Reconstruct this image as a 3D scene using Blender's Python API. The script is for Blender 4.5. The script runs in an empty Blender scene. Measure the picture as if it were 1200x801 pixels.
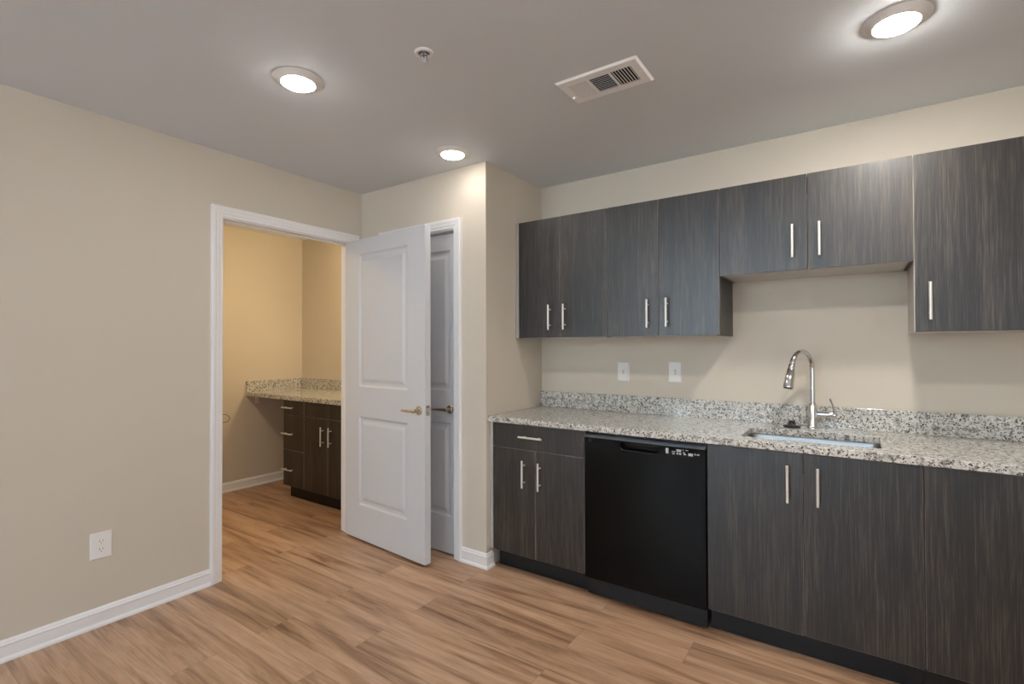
import bpy, bmesh, math, random
from mathutils import Vector, Matrix
PI = math.pi
random.seed(7)
SC = bpy.context.scene
COL = SC.collection

# ------------------------------------------------------------------ camera
F_PX, YAW, PITCH, ROLL = 583.43, -0.6044, 0.011, -0.0027
CAM = Vector((1.8263, -3.0115, 1.3162))
fw = Vector((math.sin(YAW) * math.cos(PITCH), math.cos(YAW) * math.cos(PITCH), math.sin(PITCH)))
rt = Vector((math.cos(YAW), -math.sin(YAW), 0))
up = rt.cross(fw)
rt2 = rt * math.cos(ROLL) + up * math.sin(ROLL)
up2 = up * math.cos(ROLL) - rt * math.sin(ROLL)
cd = bpy.data.cameras.new('camera')
cd.sensor_width = 36
cd.sensor_fit = 'HORIZONTAL'
cd.lens = F_PX / 1200 * 36
cd.clip_start = 0.02
cam = bpy.data.objects.new('camera', cd)
COL.objects.link(cam)
m = Matrix((( rt2.x, up2.x, -fw.x, CAM.x), (rt2.y, up2.y, -fw.y, CAM.y), (rt2.z, up2.z, -fw.z, CAM.z), (0, 0, 0, 1)))
cam.matrix_world = m
SC.camera = cam

# ------------------------------------------------------------------ light and exposure
SC.view_settings.view_transform = 'Standard'
SC.view_settings.look = 'None'
SC.view_settings.exposure = 0.20
SC.view_settings.gamma = 1.0
SC.view_settings.use_curve_mapping = False
SC.cycles.use_denoising = True
SC.cycles.max_bounces = 10
SC.cycles.diffuse_bounces = 7
SC.cycles.sample_clamp_indirect = 6
W = bpy.data.worlds.new('sky')
SC.world = W
W.use_nodes = True
W.node_tree.nodes['Background'].inputs[0].default_value = (0.62, 0.75, 1.0, 1)
W.node_tree.nodes['Background'].inputs[1].default_value = 1.0
LAMP_STRENGTH = 325.0          # kitchen ceiling discs near the cabinets and the camera
LEFT_LAMP = 95.0               # disc near the left wall
CORNER_LAMP = 40.0             # disc by the closet
LAMP_COLOR = (1.0, 0.955, 0.89)
VANITY_STRENGTH = 51.0
SMALL_ROOM_LAMP = 260.0
VANITY_COLOR = (1.0, 0.78, 0.45)
def daylight(loc, rot, w, h, watts, color):
    la = bpy.data.lights.new('daylight', 'AREA')
    la.shape = 'RECTANGLE'
    la.size, la.size_y = w, h
    la.energy = watts
    la.color = color
    lo = bpy.data.objects.new('daylight', la)
    lo.location = loc
    lo.rotation_euler = rot
    COL.objects.link(lo)
daylight((.2, -6.90, 1.2), (math.radians(100), 0, PI), 2.3, 1.7, 2900, (0.58, 0.79, 1.0))          # in the rear window, shining towards +y
daylight((3.48, -4.6, 1.25), (math.radians(125), 0, PI / 2), 2.3, 1.6, 40, (0.90, 0.92, 0.93))     # fill light at the added right window, shining towards -x

H = 2.44            # ceiling
XL = -1.149         # left wall face
YJ = -0.641         # closet wall face

# ------------------------------------------------------------------ helpers
def setp(o, label=None, cat=None, group=None, kind=None):
    if label: o['label'] = label
    if cat: o['category'] = cat
    if group: o['group'] = group
    if kind: o['kind'] = kind
    return o

def empty(name, loc, rz=0.0):
    o = bpy.data.objects.new(name, None)
    o.empty_display_size = 0.1
    o.location = loc
    o.rotation_euler = (0, 0, rz)
    COL.objects.link(o)
    return o

def link(name, bm, mat, parent=None, smooth=False, world=True):
    """link a bmesh as one object; geometry in world space is moved under its parent without shifting"""
    bmesh.ops.recalc_face_normals(bm, faces=bm.faces[:])
    me = bpy.data.meshes.new(name)
    bm.to_mesh(me)
    bm.free()
    mats = mat if isinstance(mat, (list, tuple)) else [mat]
    for x in mats: me.materials.append(x)
    if smooth:
        for p_ in me.polygons: p_.use_smooth = True
        me.set_sharp_from_angle(angle=math.radians(35))
    o = bpy.data.objects.new(name, me)
    COL.objects.link(o)
    if parent is not None:
        o.parent = parent
        if world:
            mw = Matrix.Identity(4); q = parent
            while q is not None:
                mw = Matrix.Translation(q.location) @ q.rotation_euler.to_matrix().to_4x4() @ mw
                q = q.parent
            o.data.transform(mw.inverted())
    return o

def box(bm, x0, x1, y0, y1, z0, z1, bev=0.0, mi=0, seg=2):
    g = bmesh.ops.create_cube(bm, size=1)
    vs = g['verts']
    for v in vs:
        v.co = Vector((x0 + (v.co.x + .5) * (x1 - x0), y0 + (v.co.y + .5) * (y1 - y0), z0 + (v.co.z + .5) * (z1 - z0)))
    fs = list({f for v in vs for f in v.link_faces})
    for f in fs: f.material_index = mi
    if bev > 0:
        es = list({e for v in vs for e in v.link_edges})
        r = bmesh.ops.bevel(bm, geom=es, offset=bev, segments=seg, affect='EDGES', profile=.5)
        for f in r['faces']: f.material_index = mi
    return bm

def B(*a, **k):
    bm = bmesh.new()
    return box(bm, *a, **k)

def frame_axes(d):
    d = d.normalized()
    a = Vector((0, 0, 1)) if abs(d.z) < .9 else Vector((1, 0, 0))
    u = d.cross(a).normalized()
    return u, d.cross(u).normalized()

def tube(bm, pts, rad, n=14, caps=True):
    """tube along points; rad a number or one radius per point"""
    pts = [Vector(p) for p in pts]
    rs = rad if isinstance(rad, (list, tuple)) else [rad] * len(pts)
    rings = []
    u = None
    for i, p in enumerate(pts):
        a = pts[min(i + 1, len(pts) - 1)] - pts[max(i - 1, 0)]
        if a.length < 1e-9: a = Vector((0, 0, 1))
        a.normalize()
        if u is None: u, v = frame_axes(a)
        else:
            u = (u - a * u.dot(a)).normalized(); v = a.cross(u).normalized()
        rings.append([bm.verts.new(p + (u * math.cos(2 * PI * k / n) + v * math.sin(2 * PI * k / n)) * rs[i]) for k in range(n)])
    for a, b in zip(rings, rings[1:]):
        for k in range(n):
            bm.faces.new((a[k], a[(k + 1) % n], b[(k + 1) % n], b[k]))
    if caps:
        bm.faces.new(rings[0][::-1]); bm.faces.new(rings[-1])
    return bm

def lathe(bm, prof, c, axis='z', n=40, capa=True, capb=True):
    """profile of (radius, offset along the axis)"""
    c = Vector(c)
    if isinstance(axis, str):
        A = {'z': Vector((0, 0, 1)), 'x': Vector((1, 0, 0)), 'y': Vector((0, 1, 0))}[axis]
    else: A = Vector(axis).normalized()
    u, v = frame_axes(A)
    rings = []
    for r, h in prof:
        if r < 1e-6: rings.append([bm.verts.new(c + A * h)])
        else: rings.append([bm.verts.new(c + A * h + (u * math.cos(2 * PI * k / n) + v * math.sin(2 * PI * k / n)) * r) for k in range(n)])
    for a, b in zip(rings, rings[1:]):
        if len(a) == 1 and len(b) == 1: continue
        for k in range(n):
            if len(a) == 1: bm.faces.new((a[0], b[(k + 1) % n], b[k]))
            elif len(b) == 1: bm.faces.new((a[k], a[(k + 1) % n], b[0]))
            else: bm.faces.new((a[k], a[(k + 1) % n], b[(k + 1) % n], b[k]))
    if capa and len(rings[0]) > 1: bm.faces.new(rings[0][::-1])
    if capb and len(rings[-1]) > 1: bm.faces.new(rings[-1])
    return bm

def loft(bm, rings, closed=True, caps=True):
    R = [[bm.verts.new(p) for p in r] for r in rings]
    n = len(R[0])
    for a, b in zip(R, R[1:]):
        for k in range(n if closed else n - 1):
            bm.faces.new((a[k], a[(k + 1) % n], b[(k + 1) % n], b[k]))
    if caps:
        bm.faces.new(R[0][::-1]); bm.faces.new(R[-1])
    return bm

def rrect(x0, x1, y0, y1, r, n=6):
    out = []
    for cx, cy, a0 in ((x1 - r, y1 - r, 0), (x0 + r, y1 - r, 90), (x0 + r, y0 + r, 180), (x1 - r, y0 + r, 270)):
        for k in range(n + 1):
            a = math.radians(a0 + 90 * k / n)
            out.append((cx + r * math.cos(a), cy + r * math.sin(a)))
    return out

# ------------------------------------------------------------------ materials
class N:
    def __init__(s, name):
        s.m = bpy.data.materials.new(name); s.m.use_nodes = True
        s.t = s.m.node_tree; s.b = s.t.nodes['Principled BSDF']
    def n(s, typ, **k):
        x = s.t.nodes.new(typ)
        for a, v in k.items(): setattr(x, a, v)
        return x
    def l(s, a, b): s.t.links.new(a, b)
    def set(s, **k):
        for a, v in k.items(): s.b.inputs[a.replace('_', ' ')].default_value = v
        return s
    def pos(s, sc=(1, 1, 1)):
        g = s.n('ShaderNodeNewGeometry'); mp = s.n('ShaderNodeMapping')
        mp.inputs['Scale'].default_value = sc
        s.l(g.outputs['Position'], mp.inputs['Vector'])
        return mp.outputs[0]
    def noise(s, vec, scale, detail=3, rough=.5, dist=0):
        x = s.n('ShaderNodeTexNoise')
        x.inputs['Scale'].default_value = scale; x.inputs['Detail'].default_value = detail
        x.inputs['Roughness'].default_value = rough; x.inputs['Distortion'].default_value = dist
        s.l(vec, x.inputs['Vector'])
        return x.outputs['Fac']
    def ramp(s, fac, stops, interp='LINEAR'):
        r = s.n('ShaderNodeValToRGB'); r.color_ramp.interpolation = interp
        el = r.color_ramp.elements
        while len(el) < len(stops): el.new(.5)
        for e, (p_, c) in zip(el, stops):
            e.position = p_; e.color = c if len(c) == 4 else (*c, 1)
        s.l(fac, r.inputs[0])
        return r.outputs[0]
    def mix(s, fac, a, b, typ='MIX'):
        x = s.n('ShaderNodeMixRGB', blend_type=typ)
        for i, v in enumerate((fac, a, b)):
            if isinstance(v, (int, float)): x.inputs[i].default_value = v
            elif isinstance(v, tuple): x.inputs[i].default_value = v if len(v) == 4 else (*v, 1)
            else: s.l(v, x.inputs[i])
        return x.outputs[0]
    def bump(s, h, strength=.1, dist=.002):
        x = s.n('ShaderNodeBump'); x.inputs['Strength'].default_value = strength; x.inputs['Distance'].default_value = dist
        s.l(h, x.inputs['Height']); s.l(x.outputs[0], s.b.inputs['Normal'])
    def base(s, c): s.l(c, s.b.inputs['Base Color'])

def srgb(r, g, b):
    f = lambda c: (c / 12.92 if c <= .04045 else ((c + .055) / 1.055) ** 2.4)
    return (f(r / 255), f(g / 255), f(b / 255), 1)

def plain(name, c, rough=.5, metal=0.0, **k):
    x = N(name); x.set(Base_Color=c, Roughness=rough, Metallic=metal, **k)
    return x.m

def paint(name, c, rough):
    x = N(name); x.set(Roughness=rough)
    v = x.pos()
    n = x.noise(v, 1.3, 2)
    x.base(x.mix(n, tuple(q * .97 for q in c[:3]), c))
    x.bump(x.noise(v, 260, 2), .06, .001)
    return x.m

M_WALL = paint('wall_paint', srgb(201, 191, 176), .62)
M_CEIL = paint('ceiling_paint', srgb(212, 217, 222), .8)
M_TRIM = paint('trim_paint', srgb(232, 230, 230), .32)
M_DOOR = paint('door_paint', srgb(203, 204, 208), .38)

def make_floor():
    x = N('plank_floor'); x.set(Roughness=.38)
    v = x.pos()
    br = x.n('ShaderNodeTexBrick')
    br.offset = .37; br.offset_frequency = 2; br.squash = 1
    br.inputs['Color1'].default_value = (0, 0, 0, 1); br.inputs['Color2'].default_value = (1, 1, 1, 1)
    br.inputs['Mortar'].default_value = (.5, .5, .5, 1)
    br.inputs['Scale'].default_value = 1; br.inputs['Mortar Size'].default_value = .0012
    br.inputs['Mortar Smooth'].default_value = .2; br.inputs['Bias'].default_value = 0
    br.inputs['Brick Width'].default_value = 1.22; br.inputs['Row Height'].default_value = .178
    x.l(v, br.inputs['Vector'])
    # shift the grain per plank
    sc = x.n('ShaderNodeVectorMath', operation='SCALE'); sc.inputs['Scale'].default_value = 7.3
    x.l(br.outputs['Color'], sc.inputs[0])
    ad = x.n('ShaderNodeVectorMath', operation='ADD'); x.l(v, ad.inputs[0]); x.l(sc.outputs[0], ad.inputs[1])
    mp = x.n('ShaderNodeMapping'); mp.inputs['Scale'].default_value = (.62, 8.5, 1); x.l(ad.outputs[0], mp.inputs[0])
    mp2 = x.n('ShaderNodeMapping'); mp2.inputs['Scale'].default_value = (3.0, 60.0, 1); x.l(ad.outputs[0], mp2.inputs[0])
    big = x.noise(mp.outputs[0], 1.4, 6, .62, .9)
    fine = x.noise(mp2.outputs[0], 1.6, 4, .65, .3)
    c = x.ramp(big, [(.28, srgb(96, 67, 49)), (.39, srgb(140, 106, 81)), (.50, srgb(175, 140, 112)), (.62, srgb(189, 155, 128)), (.80, srgb(203, 172, 146))])
    f = x.ramp(fine, [(.30, (.70, .67, .64)), (.52, (.98, .97, .97)), (.75, (1.06, 1.05, 1.04))])
    c = x.mix(.9, c, f, 'MULTIPLY')
    pv = x.ramp(br.outputs['Color'], [(0, (.84, .82, .81)), (.5, (1, .99, .98)), (1, (1.08, 1.07, 1.05))])
    c = x.mix(.7, c, pv, 'MULTIPLY')
    c = x.mix(br.outputs['Fac'], c, srgb(135, 106, 85))
    x.base(c)
    x.bump(fine, .10, .001)
    return x.m
M_FLOOR = make_floor()

def make_wood(name, dark, mid, lite, rough):
    x = N(name); x.set(Roughness=rough, Specular_IOR_Level=.5)
    v = x.pos((1, 1, .03))
    a = x.noise(v, 110, 4, .7)
    v2 = x.pos((1, 1, .022))
    b = x.noise(v2, 330, 2, .6)
    v3 = x.pos((1, 1, .06))
    w = x.noise(v3, 14, 2, .5)
    s = x.mix(.5, a, b)
    s = x.mix(.22, s, w)
    x.base(x.ramp(s, [(.34, dark), (.49, mid), (.62, lite), (.72, tuple(q * 1.25 for q in lite[:3]))]))
    x.bump(s, .06, .001)
    return x.m
M_WOOD = make_wood('dark_laminate', srgb(15, 11, 9), srgb(31, 25, 20), srgb(68, 57, 49), .38)
M_EDGE = plain('edge_band', srgb(120, 112, 106), .4)
M_MELA = plain('white_melamine', srgb(196, 192, 186), .5)
M_FILL = plain('grey_filler', srgb(165, 160, 154), .5)
M_SIDE = make_wood('dark_side_laminate', srgb(22, 19, 16), srgb(33, 29, 26), srgb(50, 45, 40), .36)
M_TOE = plain('black_toe_kick', srgb(14, 14, 15), .42, Specular_IOR_Level=.3)

def make_granite():
    x = N('speckled_granite'); x.set(Roughness=.12)
    v = x.pos()
    blot = x.noise(v, 42, 4, .6, .4)
    c = x.ramp(blot, [(.34, srgb(128, 126, 123)), (.44, srgb(186, 183, 177)), (.58, srgb(214, 211, 204)), (.72, srgb(190, 176, 156))])
    gr = x.noise(v, 95, 3, .6, .5)
    c = x.mix(x.ramp(gr, [(.53, (0, 0, 0)), (.61, (1, 1, 1))]), c, srgb(112, 108, 104))
    vor = x.n('ShaderNodeTexVoronoi'); vor.inputs['Scale'].default_value = 105
    x.l(v, vor.inputs['Vector'])
    gate = x.noise(v, 60, 2, .5)
    spot = x.ramp(vor.outputs['Distance'], [(.27, (1, 1, 1)), (.37, (0, 0, 0))])
    gt = x.ramp(gate, [(.46, (0, 0, 0)), (.51, (1, 1, 1))])
    c = x.mix(x.mix(1.0, spot, gt, 'MULTIPLY'), c, srgb(30, 28, 28))
    vor2 = x.n('ShaderNodeTexVoronoi'); vor2.inputs['Scale'].default_value = 60
    x.l(v, vor2.inputs['Vector'])
    gate2 = x.noise(v, 31, 2, .5)
    s2 = x.ramp(vor2.outputs['Distance'], [(.20, (1, 1, 1)), (.34, (0, 0, 0))])
    g2 = x.ramp(gate2, [(.54, (0, 0, 0)), (.60, (1, 1, 1))])
    c = x.mix(x.mix(1.0, s2, g2, 'MULTIPLY'), c, srgb(92, 78, 66))
    x.base(c)
    return x.m
M_GRAN = make_granite()
M_NICK = plain('brushed_nickel', srgb(228, 225, 220), .42, .6)
M_CHRO = plain('polished_chrome', srgb(222, 222, 224), .07, 1.0)
M_STEEL = plain('stainless_steel', srgb(196, 198, 202), .28, 1.0)
M_LEVER = plain('satin_nickel', srgb(196, 182, 156), .24, 1.0)
M_BLACK = plain('black_enamel', srgb(4, 4, 4), .16, Specular_IOR_Level=.14)
M_GLOSS = plain('black_gloss', srgb(14, 14, 14), .06)
M_BLKP = plain('black_plastic', srgb(20, 20, 21), .30)
M_BLKM = plain('dark_control_trim', srgb(64, 67, 72), .36)
M_MARK = plain('pale_print', srgb(178, 180, 184), .5)
M_WHITE = plain('white_plastic', srgb(232, 230, 228), .35)
M_SLOT = plain('slot_dark', srgb(60, 58, 56), .6)
M_VENT = plain('white_vent_metal', srgb(244, 244, 244), .4)
M_DUCT = plain('duct_dark', srgb(30, 33, 40), .7)
M_GLASS = N('window_glass'); M_GLASS.set(Base_Color=(1, 1, 1, 1), Roughness=0.0, Transmission_Weight=1.0, IOR=1.05); M_GLASS = M_GLASS.m

def glow(name, c, s):
    x = N(name); x.set(Base_Color=(.9, .9, .9, 1)); x.b.inputs['Emission Color'].default_value = (*c, 1); x.b.inputs['Emission Strength'].default_value = s
    return x.m
M_LAMP = glow('lit_lens', LAMP_COLOR, LAMP_STRENGTH)
M_LAMPL = glow('lit_left_lens', LAMP_COLOR, LEFT_LAMP)
M_LAMPC = glow('lit_corner_lens', LAMP_COLOR, CORNER_LAMP)
M_LAMPB = glow('lit_warm_lens', VANITY_COLOR, SMALL_ROOM_LAMP)
M_BULB = glow('lit_bulb', VANITY_COLOR, VANITY_STRENGTH)

# ------------------------------------------------------------------ room shell
X0, X1, Y0 = -3.03, 3.6, -7.0
XB = -2.93          # far wall of the small room
YB = 0.02
def struct(name, bm, mat, label, cat):
    o = link(name, bm, mat)
    return setp(o, label, cat, kind='structure')

struct('floor', B(X0, X1, Y0, .12, -.1, 0), M_FLOOR, 'wood look plank floor running through both rooms', 'floor')
struct('ceiling', B(X0, X1, Y0, .12, H, H + .1), M_CEIL, 'flat pale painted ceiling over both rooms', 'ceiling')
struct('wall_kitchen', B(-.1, X1, 0, .12, 0, H), M_WALL, 'beige wall behind the kitchen cabinets', 'wall')
struct('wall_return', B(-.1, 0, -.541, 0, 0, H), M_WALL, 'short beige return wall left of the kitchen cabinets', 'wall')
bm = bmesh.new()
DX0, DX1, DZ = -.87, -.255, 2.06       # closet door opening
box(bm, DX1 + .012, 0, YJ, -.541, 0, H)
box(bm, -1.249, DX0 - .012, YJ, -.541, 0, H)
box(bm, DX0 - .012, DX1 + .012, YJ, -.541, DZ + .012, H)
struct('wall_closet', bm, M_WALL, 'beige wall around the closed white closet door', 'wall')
OY0, OY1, OZ = -1.611, -.740, 2.06      # opening of the small room
bm = bmesh.new()
box(bm, XL - .1, XL, Y0, OY0 - .012, 0, H)
box(bm, XL - .1, XL, OY1 + .012, YJ, 0, H)
box(bm, XL - .1, XL, OY0 - .012, OY1 + .012, OZ + .012, H)
struct('wall_left', bm, M_WALL, 'long beige wall on the left with the open doorway', 'wall')
struct('wall_small_room', B(X0, XB, -2.7, .12, 0, H), M_WALL, 'far wall of the small room behind the doorway', 'wall')
struct('wall_small_room_back', B(XB, -1.149, YB, .12, 0, H), M_WALL, 'back wall of the small room above the stone splash', 'wall')
struct('wall_small_room_near', B(XB, XL - .1, -2.7, -2.6, 0, H), M_WALL, 'near wall of the small room hidden by the left wall', 'wall')
struct('wall_small_room_right', B(XL - .1, XL, -.541, YB, 0, H), M_WALL, 'side wall between the small room and the closet', 'wall')
bm = bmesh.new()
box(bm, X1, X1 + .1, Y0, -5.8, 0, H); box(bm, X1, X1 + .1, -3.4, .12, 0, H)
box(bm, X1, X1 + .1, -5.8, -3.4, 0, .35); box(bm, X1, X1 + .1, -5.8, -3.4, 2.15, H)
struct('wall_right', bm, M_WALL, 'right wall of the open room with an opening for the added fill window', 'wall')
bm = bmesh.new()
for a in (-5.8, -4.625, -3.45): box(bm, X1 + .02, X1 + .08, a, a + .05, .35, 2.15)
for a in (.35, 2.10): box(bm, X1 + .02, X1 + .08, -5.8, -3.4, a, a + .05)
w = struct('fill_window', bm, M_TRIM, 'added white framed fill window in the right wall, out of view', 'window')  # unseen window, added to bring fill light onto the left wall
link('pane', B(X1 + .05, X1 + .055, -5.75, -3.45, .40, 2.10), M_GLASS, w)
bm = bmesh.new()
WX0, WX1, WZ0, WZ1 = -1.0, 1.4, .2, 2.15
box(bm, XL - .1, WX0, Y0 - .1, Y0, 0, H); box(bm, WX1, X1 + .1, Y0 - .1, Y0, 0, H)
box(bm, WX0, WX1, Y0 - .1, Y0, 0, WZ0); box(bm, WX0, WX1, Y0 - .1, Y0, WZ1, H)
struct('wall_rear', bm, M_WALL, 'rear wall with the wide daylight window', 'wall')
bm = bmesh.new()
for a in (WX0, (WX0 + WX1) / 2 - .025, WX1 - .05): box(bm, a, a + .05, Y0 - .08, Y0 - .02, WZ0, WZ1)
for a in (WZ0, WZ1 - .05): box(bm, WX0, WX1, Y0 - .08, Y0 - .02, a, a + .05)
w = struct('window_1', bm, M_TRIM, 'wide white framed window in the rear wall', 'window')
link('pane', B(WX0 + .05, WX1 - .05, Y0 - .055, Y0 - .05, WZ0 + .05, WZ1 - .05), M_GLASS, w)

# casing swept around an opening
CAS = [(0, 0), (0, .010), (.004, .013), (.016, .013), (.020, .016), (.036, .017), (.042, .020), (.055, .021), (.061, .018), (.061, 0)]
def casing(name, put, a0, a1, z1, label, extra):
    """put(a, out, z) -> world; opening a0..a1 along the wall, head at z1"""
    bm = bmesh.new()
    R = []
    for s, top in ((0, 0), (0, 1), (1, 1), (1, 0)):
        R.append([put((a0 - d) if s == 0 else (a1 + d), o, (z1 + d) if top else 0) for d, o in CAS])
    loft(bm, R)
    extra(bm)
    return struct(name, bm, M_TRIM, label, 'trim')

def jamb_left(bm):
    for y0, y1 in ((OY0 - .012, OY0), (OY1, OY1 + .012)): box(bm, XL - .101, XL + .001, y0, y1, 0, OZ + .012)
    box(bm, XL - .101, XL + .001, OY0, OY1, OZ, OZ + .012)
    # stop
    box(bm, XL - .060, XL - .040, OY0, OY0 + .010, 0, OZ, .001); box(bm, XL - .060, XL - .040, OY1 - .010, OY1, 0, OZ, .001)
    box(bm, XL - .060, XL - .040, OY0, OY1, OZ - .010, OZ, .001)
casing('trim_1', lambda a, o, z: Vector((XL + o, a, z)), OY0 - .006, OY1 + .006, OZ + .006, 'white door casing around the open doorway in the left wall', jamb_left)
def jamb_closet(bm):
    for x0, x1 in ((DX0 - .012, DX0), (DX1, DX1 + .012)): box(bm, x0, x1, YJ - .001, -.541, 0, DZ + .012)
    box(bm, DX0, DX1, YJ - .001, -.541, DZ, DZ + .012)
    box(bm, DX0, DX1, -.575, -.555, DZ - .012, DZ, .001)
casing('trim_2', lambda a, o, z: Vector((a, YJ - o, z)), DX0 - .006, DX1 + .006, DZ + .006, 'white door casing around the closed closet door', jamb_closet)

# baseboards with shoe moulding
BB = [(0, 0), (.024, 0), (.024, .008), (.021, .014), (.014, .019), (.013, .062), (.015, .066), (.015, .070), (.010, .075), (.010, .079), (.006, .086), (0, .088)]
def baseboard(name, path, label, close=False):
    """path: list of (point, outward mitre vector)"""
    bm = bmesh.new()
    loft(bm, [[Vector((p[0] + n[0] * d, p[1] + n[1] * d, z)) for d, z in BB] for p, n in path])
    return struct(name, bm, M_TRIM, label, 'baseboard')
baseboard('baseboard_left', [((XL, Y0), (1, 0)), ((XL, OY0 - .067), (1, 0))], 'white baseboard along the left wall below the outlet')
baseboard('baseboard_closet', [((DX1 + .067, YJ), (0, -1)), ((0, YJ), (1, -1)), ((0, -.585), (1, 0))], 'short white baseboard wrapping the corner beside the closet door')
baseboard('baseboard_small_room', [((XB, -2.6), (1, 0)), ((XB, YB), (1, 0))], 'white baseboard along the far wall of the small room')
baseboard('baseboard_right', [((X1, Y0), (-1, 0)), ((X1, 0), (-1, 0))], 'white baseboard along the right wall of the open room')

# ------------------------------------------------------------------ moulded two-panel doors
def door_bm(w, h, t, panels):
    """slab 0..w, y -t/2..t/2, 0..h with moulded panels (x0,x1,z0,z1) on both faces"""
    bm = bmesh.new()
    xs = sorted({0, w, *[p[0] for p in panels], *[p[1] for p in panels]})
    zs = sorted({0, h, *[p[2] for p in panels], *[p[3] for p in panels]})
    for s in (-1, 1):
        y = s * t / 2
        grid = {(i, k): bm.verts.new((xx, y, zz)) for i, xx in enumerate(xs) for k, zz in enumerate(zs)}
        for i in range(len(xs) - 1):
            for k in range(len(zs) - 1):
                q = [grid[i, k], grid[i + 1, k], grid[i + 1, k + 1], grid[i, k + 1]]
                inside = [p for p in panels if p[0] <= xs[i] and xs[i + 1] <= p[1] and p[2] <= zs[k] and zs[k + 1] <= p[3]]
                if not inside:
                    bm.faces.new(q); continue
                x0, x1, z0, z1 = inside[0]
                prev = q
                for ins, dep in ((.004, .0035), (.012, .0085), (.020, .0095), (.032, .0085), (.052, .002)):
                    yy = y - s * dep
                    cur = [bm.verts.new(c) for c in ((x0 + ins, yy, z0 + ins), (x1 - ins, yy, z0 + ins), (x1 - ins, yy, z1 - ins), (x0 + ins, yy, z1 - ins))]
                    for j in range(4): bm.faces.new((prev[j], prev[(j + 1) % 4], cur[(j + 1) % 4], cur[j]))
                    prev = cur
                bm.faces.new(prev)
        if s == -1: g0 = grid
        else: g1 = grid
    nx, nz = len(xs), len(zs)
    for i in range(nx - 1):
        for k in (0, nz - 1): bm.faces.new((g0[i, k], g0[i + 1, k], g1[i + 1, k], g1[i, k]))
    for k in range(nz - 1):
        for i in (0, nx - 1): bm.faces.new((g0[i, k], g0[i, k + 1], g1[i, k + 1], g1[i, k]))
    return bm

def lever_set(parent, x, z, t, sides, dirx):
    """lever handles in the door's own space"""
    for s in sides:
        y = s * t / 2
        bm = bmesh.new()
        lathe(bm, [(.027, 0), (.0275, .004), (.025, .008), (.017, .011), (.013, .012), (.012, .030), (.0125, .050), (.010, .054)], (x, y, z), (0, s, 0), 28)
        ax = Vector((x, y + s * .043, z))
        pts, rr = [], []
        for k in range(9):
            u = k / 8
            pts.append(ax + Vector((dirx * (.004 + .108 * u), s * (.006 * math.sin(u * PI)), -.004 * u * u)))
            rr.append(.0098 - .0035 * u + (.0008 if k == 8 else 0))
        tube(bm, pts, rr, 16)
        o = link('door_handle', bm, M_LEVER, parent, True, False)
        o['label'] = 'satin metal lever handle'

def two_panel_door(name, w, loc, rz, label, sides, lever_right=True):
    h, t = 2.04, .045
    st = (w - .513) / 2
    bm = door_bm(w, h, t, [(st, w - st, .233, .832), (st, w - st, 1.034, 1.937)])
    d = link(name, bm, M_DOOR)
    d.location = loc; d.rotation_euler = (0, 0, rz)
    setp(d, label, 'door', kind='structure')
    lx = w - .052 if lever_right else .052
    lever_set(d, lx, .918, t, sides, -1 if lever_right else 1)
    return d, w, h, t

ang = math.atan2(-.067, .884)
hx, hy = -1.183, -.787
WD = .837
dirv = Vector((math.cos(ang), math.sin(ang))); nrm = Vector((-math.sin(ang), math.cos(ang)))
st0 = .050
org = Vector((hx, hy)) + dirv * st0 + nrm * .0225
d1, w, h, t = two_panel_door('door_1', WD, (org.x, org.y, .018), ang, 'open white two-panel door standing out from the left doorway', (-1, 1))
bm = B(w - .0005, w + .0015, -.0135, .0135, .890, .950, .0004)
lp = link('latch_plate', bm, M_LEVER, d1, False, False)
link('latch_bolt', B(w + .0012, w + .009, -.006, .007, .914, .934, .002), M_STEEL, lp, False, False)
for z in (.20, 1.02, 1.80):
    bm = bmesh.new(); lathe(bm, [(.006, 0), (.006, .09)], (-.004, .0265, z), 'z', 14)
    box(bm, -.002, .0, -.012, .023, z, z + .09)
    link('hinge', bm, M_NICK, d1, True, False)
d2, w2, _, _ = two_panel_door('door_2', DX1 - DX0 - .006, (DX0 + .003, YJ + .026 + .0225, .005), 0, 'closed white two-panel closet door partly behind the open door', (-1,))

# ------------------------------------------------------------------ cabinets
DEPTH_B, DEPTH_U, TH = .61, .33, .019
def slab(x0, x1, yf, z0, z1, th=TH):
    """door or drawer front: wood faces, lighter edge band"""
    bm = B(x0, x1, yf, yf + th, z0, z1, .0012, 0, 1)
    for f in bm.faces:
        n = f.normal if f.normal.length else f.normal
        f.normal_update()
        f.material_index = 0 if abs(f.normal.y) > .9 else 1
    return bm

def pull_bm(c, yf, vert, L=.156):
    bm = bmesh.new()
    x, z = c
    off = .030
    d = Vector((0, 0, 1)) if vert else Vector((1, 0, 0))
    C = Vector((x, yf - off, z))
    tube(bm, [C - d * L / 2, C - d * (L / 2 - .001), C + d * (L / 2 - .001), C + d * L / 2], [.0048, .0058, .0058, .0048], 14)
    for s in (-1, 1):
        q = C + d * s * L * .31
        tube(bm, [q, q + Vector((0, off, 0))], .0042, 10)
    return bm

def pull(parent, c, yf, vert):
    o = link('handle', pull_bm(c, yf, vert), M_NICK, parent, True)
    o['label'] = 'brushed nickel bar handle'

GAP = .0018
def front(root, kind, x0, x1, yf, z0, z1, hpos, vert):
    f = link(kind, slab(x0 + GAP, x1 - GAP, yf, z0 + GAP, z1 - GAP), [M_WOOD, M_EDGE], root)
    if hpos: pull(f, hpos, yf, vert)
    return f

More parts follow.
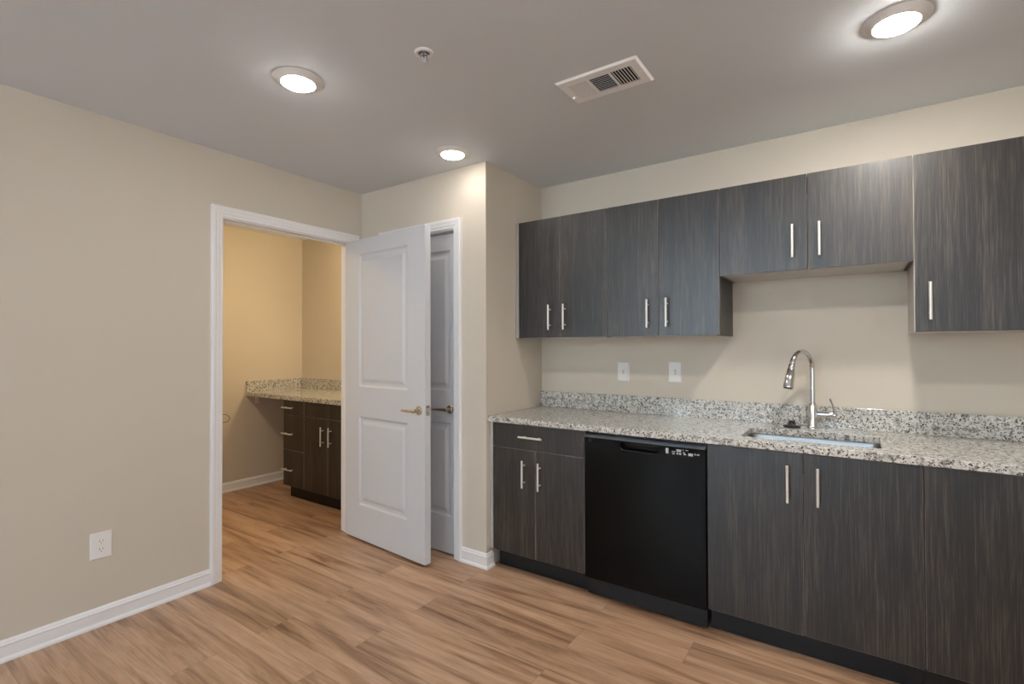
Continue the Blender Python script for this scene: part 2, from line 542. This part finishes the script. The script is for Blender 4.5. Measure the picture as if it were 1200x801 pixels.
def base_cabinet(x0, x1, yback, depth, ztop, zkick, label, fronts, filler=None, kick_y=.07, open_top=False):
    r = empty('base_cabinet', ((x0 + x1) / 2, yback - depth / 2, 0))
    setp(r, label, 'cabinet', 'dark wood base cabinets')
    yf = yback - depth
    yc = yf + TH + .001
    bm = bmesh.new()
    p = .016
    box(bm, x0, x0 + p, yc, yback, zkick, ztop); box(bm, x1 - p, x1, yc, yback, zkick, ztop)
    box(bm, x0 + p, x1 - p, yc, yback, zkick, zkick + p)
    box(bm, x0 + p, x1 - p, yback - p, yback, zkick + p, ztop)
    if not open_top: box(bm, x0 + p, x1 - p, yc, yback - p, ztop - p, ztop)
    else: box(bm, x0 + p, x1 - p, yc, yc + .016, ztop - .09, ztop)
    link('body', bm, M_SIDE, r)
    bm = bmesh.new(); box(bm, x0, x1, yf + kick_y, yf + kick_y + .016, 0, zkick)
    link('toe_kick', bm, M_TOE, r)
    if filler:
        link('filler_strip', B(filler[0], filler[1], yf + .002, yf + TH, filler[2], ztop), M_FILL, r)['label'] = 'pale filler strip'
    for f in fronts: front(r, f[0], f[1], f[2], yf, f[3], f[4], f[5], f[6])
    return r

ZT, ZK = .8705, .113
def vents(*a): pass
xa, xm, xb_ = .027, .3265, .634
base_cabinet(xa, xb_, -.001, DEPTH_B, ZT, ZK, 'narrow dark base cabinet with one drawer, left of the black dishwasher', [
    ('drawer_front', xa, xb_, .727, ZT, (.306, .803), False),
    ('door', xa, xm, ZK, .727, (.254, .592), True),
    ('door', xm, xb_, ZK, .727, (.360, .590), True)], filler=(.003, .026, ZK))
base_cabinet(1.257, 2.030, -.001, DEPTH_B, ZT, ZK, 'wide dark base cabinet under the sink with two tall doors', [
    ('door', 1.257, 1.6415, ZK, ZT, (1.585, .741), True),
    ('door', 1.6415, 2.030, ZK, ZT, (1.694, .742), True)], open_top=True)
base_cabinet(2.031, 2.50, -.001, DEPTH_B, ZT, ZK, 'dark base cabinet at the right end, right of the sink cabinet', [
    ('door', 2.031, 2.50, ZK, ZT, (2.45, .741), True)])

def wall_cabinet(x0, x1, z0, z1, label, doors, filler=None, sides=(False, False)):
    r = empty('wall_cabinet', ((x0 + x1) / 2, -.001 - DEPTH_U / 2, z0))
    setp(r, label, 'cabinet', 'dark wood wall cabinets')
    yf = -DEPTH_U; yc = yf + TH + .001
    p = .016
    bm = bmesh.new()
    box(bm, x0 + p, x1 - p, yc, -.001, z0, z0 + p); box(bm, x0 + p, x1 - p, yc, -.001, z1 - p, z1)
    box(bm, x0 + p, x1 - p, -.001 - p, -.001, z0 + p, z1 - p)
    link('body', bm, M_MELA, r)
    link('side_panel', B(x0, x0 + p, yc, -.001, z0, z1), M_MELA if x0 > 2 else M_SIDE, r)
    link('side_panel', B(x1 - p, x1, yc, -.001, z0, z1), M_SIDE, r)
    if filler: link('filler_strip', B(filler[0], filler[1], yf + .004, yf + TH, z0, z1), M_FILL, r)['label'] = 'pale filler strip'
    for a, b, hp in doors: front(r, 'door', a, b, yf, z0, z1, hp, True)
    return r
ZU0, ZU1, ZS = 1.375, 2.124, 1.675
wall_cabinet(.028, .641, ZU0, ZU1, 'first dark wall cabinet from the left, in the corner by the return wall', [(.028, .334, (.265, 1.502)), (.334, .641, (.369, 1.502))], filler=(.003, .027))
wall_cabinet(.642, 1.258, ZU0, ZU1, 'second dark wall cabinet from the left, above the two wall plates', [(.642, .945, (.887, 1.5)), (.945, 1.258, (.992, 1.502))])
wall_cabinet(1.259, 2.030, ZS, ZU1, 'short wide dark wall cabinet above the faucet', [(1.259, 1.645, (1.585, 1.811)), (1.645, 2.030, (1.693, 1.81))])
wall_cabinet(2.031, 2.50, ZU0, ZU1, 'tall dark wall cabinet at the right end, right of the short one', [(2.031, 2.50, (2.080, 1.504))])

# ------------------------------------------------------------------ countertop
CT, CB = .907, .8745
SX0, SX1, SY0, SY1 = 1.385, 1.910, -.530, -.205
def slab_with_hole(outer, hole, z0, z1):
    bm = bmesh.new()
    es = []
    for loop in (outer, hole):
        vs = [bm.verts.new((a, b, z1)) for a, b in loop]
        es += [bm.edges.new((vs[i], vs[(i + 1) % len(vs)])) for i in range(len(vs))]
    bmesh.ops.triangle_fill(bm, use_beauty=True, use_dissolve=False, edges=es)
    fs = bm.faces[:]
    r = bmesh.ops.extrude_face_region(bm, geom=fs)
    for v in [g for g in r['geom'] if isinstance(g, bmesh.types.BMVert)]: v.co.z = z0
    return bm
bm = slab_with_hole([(.002, -.630), (2.52, -.630), (2.52, -.002), (.002, -.002)], rrect(SX0, SX1, SY0, SY1, .03), CB, CT)
ct = link('countertop', bm, M_GRAN)
bv = ct.modifiers.new('edge', 'BEVEL'); bv.width = .0025; bv.segments = 2; bv.limit_method = 'ANGLE'; bv.angle_limit = math.radians(50)
setp(ct, 'long speckled pale granite kitchen countertop over the base cabinets', 'countertop')
link('backsplash', B(.002, 2.52, -.022, -.002, CT, 1.012, .0015), M_GRAN, ct)['label'] = 'upright granite strip along the wall'

# sink
bm = bmesh.new()
zs_ = [(.0, CB - .001, .016), (0, CB - .004, .006), (-.001, CB - .16, .0), (-.012, CB - .185, -.01), (-.04, CB - .196, -.04)]
rings = []
for off, z, g in ((.028, CB - .001, 0), (.004, CB - .001, 0), (.002, CB - .006, 0), (0, CB - .165, 0), (-.010, CB - .188, 0), (-.04, CB - .2, 0)):
    rings.append([Vector((a, b, z)) for a, b in rrect(SX0 - off, SX1 + off, SY0 - off, SY1 + off, max(.012, .03 + off * .5))])
loft(bm, rings, True, False)
bm.faces.new([v for v in bm.verts[-len(rings[0]):]])
bmesh.ops.solidify(bm, geom=bm.faces[:], thickness=.0012)
sk = link('sink', bm, M_STEEL, None, True)
setp(sk, 'undermount stainless steel sink set in the granite countertop', 'sink')
bm = bmesh.new(); lathe(bm, [(.045, 0), (.045, .003), (.036, .004), (.030, .001), (.0, .001)], ((SX0 + SX1) / 2, -.34, CB - .1995), 'z', 30)
link('drain', bm, M_CHRO, sk, True)

# faucet
FX, FY = 1.645, -.095
CT += .0006
fa = empty('faucet', (FX, FY, CT))
setp(fa, 'tall chrome gooseneck faucet with pull-down head behind the sink', 'faucet')
bm = bmesh.new(); lathe(bm, [(.026, .0), (.026, .004), (.0235, .008), (.0225, .012), (.021, .055), (.021, .112), (.019, .120), (.0135, .128), (.013, .132)], (FX, FY, CT), 'z', 32)
link('body', bm, M_CHRO, fa, True)
sd = Vector((-.43, -.90, 0)).normalized()
R_ = .088
ztop = 1.205
pts = [Vector((FX, FY, CT + .125)), Vector((FX, FY, 1.10)), Vector((FX, FY, 1.16))]
for k in range(0, 21):
    a = PI - k * (PI * .93) / 20
    pts.append(Vector((FX, FY, ztop)) + sd * (R_ + R_ * math.cos(a)) + Vector((0, 0, R_ * math.sin(a))))
bm = bmesh.new(); tube(bm, pts, .0118, 18)
link('spout', bm, M_CHRO, fa, True)
tip = pts[-1]; dd = (pts[-1] - pts[-2]).normalized()
bm = bmesh.new(); lathe(bm, [(.0125, -.006), (.0155, 0), (.0165, .016), (.0158, .018), (.0175, .022), (.0225, .074), (.0245, .104), (.0235, .110), (.0200, .111)], tip, dd, 28)
sh = link('spray_head', bm, M_CHRO, fa, True)
bm = bmesh.new(); lathe(bm, [(.0198, .0), (.0195, .003)], tip + dd * .1106, dd, 24); link('nozzle', bm, M_BLKP, sh, True)
bm = bmesh.new()
hz = CT + .072
lathe(bm, [(.0165, .018), (.0165, .066), (.0185, .068), (.0185, .094), (.0165, .099), (.010, .102)], (FX, FY, hz), 'x', 26)
hd = link('handle', bm, M_CHRO, fa, True)
bm = bmesh.new()
tube(bm, [Vector((FX + .090, FY, hz + .012)), Vector((FX + .090, FY - .002, hz + .03)), Vector((FX + .083, FY - .006, hz + .056)), Vector((FX + .074, FY - .010, hz + .080))], [.0048, .0042, .0042, .0052], 12)
link('lever', bm, M_CHRO, hd, True)

CT -= .0006

# black sink stopper on the ledge
bm = bmesh.new()
lathe(bm, [(.038, .0), (.040, .003), (.040, .007), (.034, .011), (.020, .014), (.0150, .020), (.0135, .026), (.0160, .032), (.015, .035), (.0, .035)], (1.555, -.115, CT + .0005), 'z', 34)
so = link('sink_stopper', bm, M_BLKP, None, True)
setp(so, 'black rubber sink stopper lying on the granite behind the sink', 'stopper')
bm = bmesh.new()
for a in range(3):
    q = a * PI / 3 + .3
    c = Vector((1.555, -.115, CT + .022)); e = Vector((math.cos(q), math.sin(q), 0)) * .0175
    tube(bm, [c - e, c + e], .003, 8)
link('grip', bm, M_BLKP, so, True)

# ------------------------------------------------------------------ dishwasher
dw = empty('dishwasher', (.9445, -.305, 0))
setp(dw, 'black built-in dishwasher between two dark base cabinets', 'dishwasher')
D0, D1 = .640, 1.252
link('body', B(D0 + .004, D1 - .004, -.565, -.03, .02, .864), M_BLKP, dw)
yf = -.618
# door front with a recessed pocket handle
HX0, HX1, HZ0, HZ1 = .838, 1.040, .797, .836
bm = bmesh.new()
xs = [D0, HX0, HX1, D1]; zz = [.108, HZ0, HZ1, .842]
g = {(i, k): bm.verts.new((x, yf, z)) for i, x in enumerate(xs) for k, z in enumerate(zz)}
for i in range(3):
    for k in range(3):
        if (i, k) == (1, 1): continue
        bm.faces.new((g[i, k], g[i + 1, k], g[i + 1, k + 1], g[i, k + 1]))
inn = [bm.verts.new((x, yf + .032, z)) for x, z in ((HX0 + .012, HZ0 + .008), (HX1 - .012, HZ0 + .008), (HX1 - .004, HZ1), (HX0 + .004, HZ1))]
ring = [g[1, 1], g[2, 1], g[2, 2], g[1, 2]]
for j in range(4): bm.faces.new((ring[j], ring[(j + 1) % 4], inn[(j + 1) % 4], inn[j]))
bm.faces.new(inn)
bk = [bm.verts.new((x, -.567, z)) for x, z in ((D0, .108), (D1, .108), (D1, .842), (D0, .842))]
per = [g[i, 0] for i in range(4)] + [g[3, k] for k in range(1, 4)] + [g[i, 3] for i in (2, 1, 0)] + [g[0, k] for k in (2, 1)]
bm.faces.new(bk)
bm.faces.new([g[i, 0] for i in range(4)] + [bk[1], bk[0]]); bm.faces.new([g[3, k] for k in range(4)] + [bk[2], bk[1]])
bm.faces.new([g[i, 3] for i in (3, 2, 1, 0)] + [bk[3], bk[2]]); bm.faces.new([g[0, k] for k in (3, 2, 1, 0)] + [bk[0], bk[3]])
dd_ = link('door', bm, M_BLACK, dw)
# sloped top rail above the door front
bm = bmesh.new()
loft(bm, [[Vector((x, y, z)) for y, z in ((yf, .8425), (yf + .001, .846), (yf + .010, .858), (-.567, .858), (-.567, .8425))] for x in (D0, D1)])
link('top_rail', bm, M_BLKM, dd_)['label'] = 'dark grey bevelled rail over the door'
# handle lip
bm = bmesh.new()
tube(bm, [Vector((HX0 + .002, yf - .0005, HZ0 + .016)), Vector((HX0 + .010, yf - .002, HZ0 + .002)), Vector((HX0 + .03, yf - .003, HZ0 - .001)), Vector((HX1 - .03, yf - .003, HZ0 - .001)), Vector((HX1 - .010, yf - .002, HZ0 + .002)), Vector((HX1 - .002, yf - .0005, HZ0 + .016))], .0028, 10)
link('handle_lip', bm, M_GLOSS, dd_, True)
bm = B(HX0 + .05, HX1 - .006, yf + .012, yf + .028, HZ1 - .010, HZ1 - .001, .002)
link('handle_grip', bm, M_GLOSS, dd_)
# printed marks and buttons
bm = bmesh.new()
def mark(x0, x1, z0, z1): box(bm, x0, x1, yf - .0008, yf, z0, z1)
mark(1.070, 1.083, .807, .832)
for q in (.8075, .8155, .8235): pass
mark(1.098, 1.115, .816, .820); mark(1.101, 1.113, .806, .811)
mark(1.121, 1.143, .820, .831); mark(1.122, 1.130, .807, .815); mark(1.134, 1.143, .807, .815)
mark(1.148, 1.155, .829, .832); mark(1.163, 1.175, .829, .832); mark(1.152, 1.160, .815, .820); mark(1.154, 1.166, .808, .813)
mark(1.176, 1.197, .806, .818)
mark(1.204, 1.209, .812, .820); mark(1.214, 1.226, .813, .818)
link('control_buttons', bm, M_MARK, dd_)
bm = bmesh.new()
mark(.666, .669, .822, .834); mark(.673, .676, .822, .834)
link('badge', bm, M_BLKM, dd_)
link('toe_panel', B(D0 + .002, D1 - .002, -.585, -.568, .012, .104, .002), M_TOE, dw)
for x in (D0 + .05, D1 - .05):
    bm = bmesh.new(); lathe(bm, [(.014, 0), (.014, .006), (.006, .008), (.006, .02)], (x, -.5, 0), 'z', 16)
    link('foot', bm, M_BLKP, dw)

# ------------------------------------------------------------------ small room vanity
VF, VD = -.535, .55
rows = [(.734, .863, .798), (.429, .734, .572), (.115, .429, .261)]
r = empty('vanity_drawer_unit', (-2.184, -.26, 0))
setp(r, 'dark drawer unit with three drawers beside the knee space in the small room', 'cabinet')
def carcass(r, x0, x1, mat):
    yc = VF + TH + .001; p = .016
    bm = bmesh.new()
    box(bm, x0, x0 + p, yc, YB - .001, .115, .863); box(bm, x1 - p, x1, yc, YB - .001, .115, .863)
    box(bm, x0 + p, x1 - p, yc, YB - .001, .115, .131); box(bm, x0 + p, x1 - p, YB - .017, YB - .001, .131, .863)
    box(bm, x0 + p, x1 - p, yc, YB - .017, .847, .863)
    link('body', bm, mat, r)
    link('toe_kick', B(x0 + .001, x1, VF + .07, VF + .086, 0, .115), M_TOE, r)
carcass(r, -2.339, -2.031, M_SIDE)
for z0, z1, hz_ in rows: front(r, 'drawer_front', -2.339, -2.031, VF, z0, z1, (-2.246, hz_), False)
r = empty('vanity_cabinet', (-1.65, -.26, 0))
setp(r, 'dark vanity cabinet with two doors at the edge of the open white door', 'cabinet')
carcass(r, -2.029, -1.37, M_SIDE)
front(r, 'false_drawer_front', -2.029, -1.37, VF, .737, .863, None, False)
front(r, 'door', -2.029, -1.70, VF, .115, .737, (-1.757, .594), True)
front(r, 'door', -1.70, -1.37, VF, .115, .737, (-1.655, .598), True)
bm = B(XB + .002, -1.255, -.562, YB - .002, .865, .905, .002)
vt = link('countertop', bm, M_GRAN)
setp(vt, 'granite vanity top with splash strips in the small room', 'countertop')
link('backsplash', B(XB + .022, -1.255, YB - .022, YB - .002, .905, 1.005, .0015), M_GRAN, vt)
link('side_splash', B(XB + .002, XB + .022, -.562, YB - .002, .905, 1.005, .0015), M_GRAN, vt)
bm = bmesh.new()
box(bm, XB + .001, XB + .008, -.475, -.440, .787, .864, .001); box(bm, XB + .008, XB + .16, -.475, -.440, .858, .8645, .001)
setp(link('support_bracket', bm, M_WHITE), 'pale metal angle bracket under the vanity top on the far wall', 'bracket')
# thin cable end poking from the far wall
bm = bmesh.new()
cp = []
for k in range(25):
    u = k / 24
    cp.append(Vector((XB + .004 + .03 * math.sin(u * PI), -.80 + .075 * math.sin(u * PI * .95), .715 - .075 * u + .012 * math.sin(u * PI * 2))))
tube(bm, cp, .0022, 8)
setp(link('cable', bm, M_BLKP, None, True), 'thin dark cable loop sticking out of the far wall beside the doorway edge', 'cable')

# vanity lamp on the back wall, behind the open door
vl = empty('vanity_light', (-1.72, YB, 1.98))
setp(vl, 'warm lit vanity lamp bar on the small room back wall', 'lamp')
link('bar', B(-1.98, -1.46, YB - .03, YB - .001, 2.0, 2.06, .004), M_NICK, vl)
for x in (-1.90, -1.72, -1.54):
    bm = bmesh.new(); tube(bm, [Vector((x, YB - .03, 2.03)), Vector((x, YB - .10, 2.03)), Vector((x, YB - .10, 2.0))], .009, 10)
    sh = link('arm', bm, M_NICK, vl, True)
    bm = bmesh.new(); lathe(bm, [(.02, 0), (.045, -.02), (.05, -.06), (.045, -.10), (.02, -.115), (0, -.118)], (x, YB - .10, 2.0), 'z', 20)
    link('lamp_shade', bm, M_BULB, sh, True)

# ------------------------------------------------------------------ ceiling fittings
def ceiling_light(x, y, label, lens=M_LAMP):
    r = empty('ceiling_light', (x, y, H))
    setp(r, label, 'light', 'round recessed ceiling lights')
    bm = bmesh.new()
    lathe(bm, [(.100, -.0004), (.0995, -.0016), (.090, -.0065), (.078, -.0130), (.068, -.0175), (.066, -.016), (.066, -.0005)], (x, y, H), 'z', 56)
    link('trim_ring', bm, M_WHITE, r, True)
    bm = bmesh.new()
    lathe(bm, [(.0655, -.012), (.064, -.018), (.056, -.0235), (.042, -.0275), (.022, -.0298), (.0, -.0305)], (x, y, H), 'z', 48, True)
    link('lens', bm, lens, r, True)['label'] = 'glowing white lens'
ceiling_light(-.090, -1.810, 'round lit ceiling light nearest the left wall, left of the sprinkler', M_LAMPL)
ceiling_light(-.075, -.855, 'round lit ceiling light above the wall beside the closet door', M_LAMPC)
ceiling_light(1.950, -.855, 'round lit ceiling light at the top right, out from the short wall cabinet')
ceiling_light(1.950, -1.810, 'round lit ceiling light nearest the camera on the right side')

ceiling_light(-2.05, -1.75, 'round warm ceiling light inside the small room', M_LAMPB)

# fire sprinkler
sp = empty('fire_sprinkler', (.482, -1.650, H))
setp(sp, 'small fire sprinkler head in a white ceiling cup', 'sprinkler')
bm = bmesh.new()
lathe(bm, [(.036, -.0003), (.036, -.004), (.033, -.007), (.025, -.008), (.0235, -.006), (.0225, -.0003)], (.482, -1.650, H), 'z', 40, False, False)
link('escutcheon', bm, M_WHITE, sp, True)
bm = bmesh.new(); lathe(bm, [(.0228, -.0009), (0, -.0009)], (.482, -1.65, H), 'z', 30, False)
link('cup', bm, plain('sprinkler_cup', srgb(110, 112, 118), .35, .8), sp, True)
bm = bmesh.new()
lathe(bm, [(.009, -.001), (.008, -.005), (.006, -.006)], (.482, -1.65, H), 'z', 18)
arm = [(-.008, -.005), (-.0135, -.009), (-.0125, -.016), (-.005, -.022), (0, -.024)]
for s in (-1, 1):
    tube(bm, [Vector((.482 + s * a * .82, -1.65 + s * a * .57, H + b)) for a, b in arm], .0024, 8)
lathe(bm, [(.0035, -.023), (.0045, -.026), (.015, -.027), (.015, -.0285), (0, -.029)], (.482, -1.65, H), 'z', 20)
link('head', bm, M_CHRO, sp, True)
bm = bmesh.new(); lathe(bm, [(.0025, -.006), (.0025, -.023)], (.482, -1.65, H), 'z', 10)
link('bulb', bm, plain('sprinkler_bulb', srgb(60, 30, 26), .1), sp, True)

# ceiling register
V0, V1, VY0, VY1 = .779, 1.140, -1.172, -.962
vr = empty('air_vent', ((V0 + V1) / 2, (VY0 + VY1) / 2, H))
setp(vr, 'white rectangular three-way air register in the ceiling', 'vent')
zb = H - .0085
banks = [(V0 + .042, V0 + .128), (V0 + .138, V0 + .224), (V0 + .234, V0 + .320)]
by0, by1 = VY0 + .044, VY1 - .044
bm = bmesh.new()
def plate(x0, x1, y0, y1): box(bm, x0, x1, y0, y1, zb, zb + .0016)
plate(V0 + .008, banks[0][0], VY0 + .008, VY1 - .008); plate(banks[2][1], V1 - .008, VY0 + .008, VY1 - .008)
plate(banks[0][0], banks[2][1], VY0 + .008, by0); plate(banks[0][0], banks[2][1], by1, VY1 - .008)
plate(banks[0][1], banks[1][0], by0, by1); plate(banks[1][1], banks[2][0], by0, by1)
def rim(P):
    for (a, b), (c, d) in zip(P, P[1:] + P[:1]): pass
ro = [(V0, VY0), (V1, VY0), (V1, VY1), (V0, VY1)]
ri = [(V0 + .008, VY0 + .008), (V1 - .008, VY0 + .008), (V1 - .008, VY1 - .008), (V0 + .008, VY1 - .008)]
a_ = [bm.verts.new((x, y, H - .0004)) for x, y in ro]; b_ = [bm.verts.new((x, y, zb)) for x, y in ri]
for j in range(4): bm.faces.new((a_[j], a_[(j + 1) % 4], b_[(j + 1) % 4], b_[j]))
link('frame', bm, M_VENT, vr)
link('duct_backing', B(banks[0][0] - .004, banks[2][1] + .004, by0 - .004, by1 + .004, H - .0012, H - .0004), M_DUCT, vr)
def slat(bm, c, along, L, tilt, wd=.0125):
    """thin tilted blade centred at c"""
    A = Vector((0, 1, 0)) if along == 'y' else Vector((1, 0, 0))
    S = Vector((1, 0, 0)) if along == 'y' else Vector((0, 1, 0))
    d = S * math.cos(tilt) + Vector((0, 0, math.sin(tilt)))
    n = d.cross(A).normalized() * .0005
    vs = []
    for e in (-1, 1):
        vs.append([c + A * e * L / 2 + d * wd / 2 + n, c + A * e * L / 2 - d * wd / 2 + n, c + A * e * L / 2 - d * wd / 2 - n, c + A * e * L / 2 + d * wd / 2 - n])
    loft(bm, vs)
zc = H - .0058
for bi, (x0, x1) in enumerate(banks):
    bm = bmesh.new()
    if bi == 1:
        for k in range(9): slat(bm, Vector(((x0 + x1) / 2, by0 + (k + .5) * (by1 - by0) / 9, zc)), 'x', x1 - x0, math.radians(34), .0095)
    else:
        for k in range(7): slat(bm, Vector((x0 + (k + .5) * (x1 - x0) / 7, (by0 + by1) / 2, zc)), 'y', by1 - by0, math.radians(30 if bi == 0 else -38), .0088)
    link('louvre_bank', bm, M_VENT, vr)
bm = B(V0 + .016, V0 + .030, VY1 - .075, VY1 - .069, zb - .010, zb, .001)
link('damper_lever', bm, M_WHITE, vr)
for x in (V0 + .022, V1 - .022):
    bm = bmesh.new(); lathe(bm, [(.004, 0), (.0035, -.0012), (0, -.0016)], (x, (VY0 + VY1) / 2, zb), 'z', 14, False); link('screw', bm, M_VENT, vr, True)

# ------------------------------------------------------------------ wall plates
def plate_bm(put, w, h, t=.006):
    bm = bmesh.new()
    rings = []
    for ins, o in ((0, .0004), (0, .0025), (.0035, t)):
        rings.append([put(a, o, b) for a, b in ((-w / 2 + ins, -h / 2 + ins), (w / 2 - ins, -h / 2 + ins), (w / 2 - ins, h / 2 - ins), (-w / 2 + ins, h / 2 - ins))])
    loft(bm, rings)
    return bm
def pbox(put, a0, a1, o0, o1, b0, b1, bm=None):
    bm = bm or bmesh.new()
    loft(bm, [[put(a, o, b) for a, b in ((a0, b0), (a1, b0), (a1, b1), (a0, b1))] for o in (o0, o1)])
    return bm
def disc(put, ca, cb, r, o0, o1, flat=None, n=24, bm=None):
    bm = bm or bmesh.new()
    P = [(ca + r * math.cos(2 * PI * k / n), cb + max(-(flat or 9), min(flat or 9, r * math.sin(2 * PI * k / n)))) for k in range(n)]
    loft(bm, [[put(a, o, b) for a, b in P] for o in (o0, o1)])
    return bm

# duplex outlet on the left wall
oy, oz = -2.164, .379
put = lambda a, o, b: Vector((XL + o, oy + a, oz + b))
pl = link('wall_outlet', plate_bm(put, .084, .124), M_WHITE)
setp(pl, 'white duplex outlet plate low on the left wall', 'outlet')
for s in (-1, 1):
    rc = link('receptacle', disc(put, 0, s * .0195, .0172, .006, .0078, .0135), M_WHITE, pl)
    bm = bmesh.new()
    for a, hh in ((-.0063, .0042), (.0063, .0034)): pbox(put, a - .0011, a + .0011, .0078, .0081, s * .0195 + .001 - hh + .002, s * .0195 + .001 + hh + .002, bm)
    disc(put, 0, s * .0195 - .0075, .0022, .0078, .0081, None, 12, bm)
    link('slots', bm, M_SLOT, rc)
link('screw', disc(put, 0, 0, .003, .006, .007, None, 14), M_WHITE, pl)

def switch(cx, cz, label, upd):
    put = lambda a, o, b: Vector((cx + a, -o, cz + b))
    p_ = link('wall_switch', plate_bm(put, .075, .121), M_WHITE)
    setp(p_, label, 'switch', 'white plates on the kitchen wall')
    bm = bmesh.new()
    pbox(put, -.0052, .0052, .006, .0064, -.0122, .0122, bm)
    link('slot', bm, M_SLOT, p_)
    bm = bmesh.new()
    loft(bm, [[put(a, o, b) for a, b in ((-.0042, z0), (.0042, z0), (.0042, z1), (-.0042, z1))] for o, z0, z1 in ((.0064, -.009, .009), (.0115, -.003 + upd * .004, .010 * (1 if upd > 0 else .35) + .001), (.0165, .001 + upd * .008 - .003, .001 + upd * .008 + .003))])
    link('toggle', bm, M_WHITE, p_)
    for s in (-1, 1): link('screw', disc(put, 0, s * .030, .0028, .006, .0068, None, 12), M_WHITE, p_)
switch(.608, 1.161, 'left of the two white switch plates above the granite splash', 1)
switch(.934, 1.165, 'right of the two white switch plates, nearer the faucet', -1)
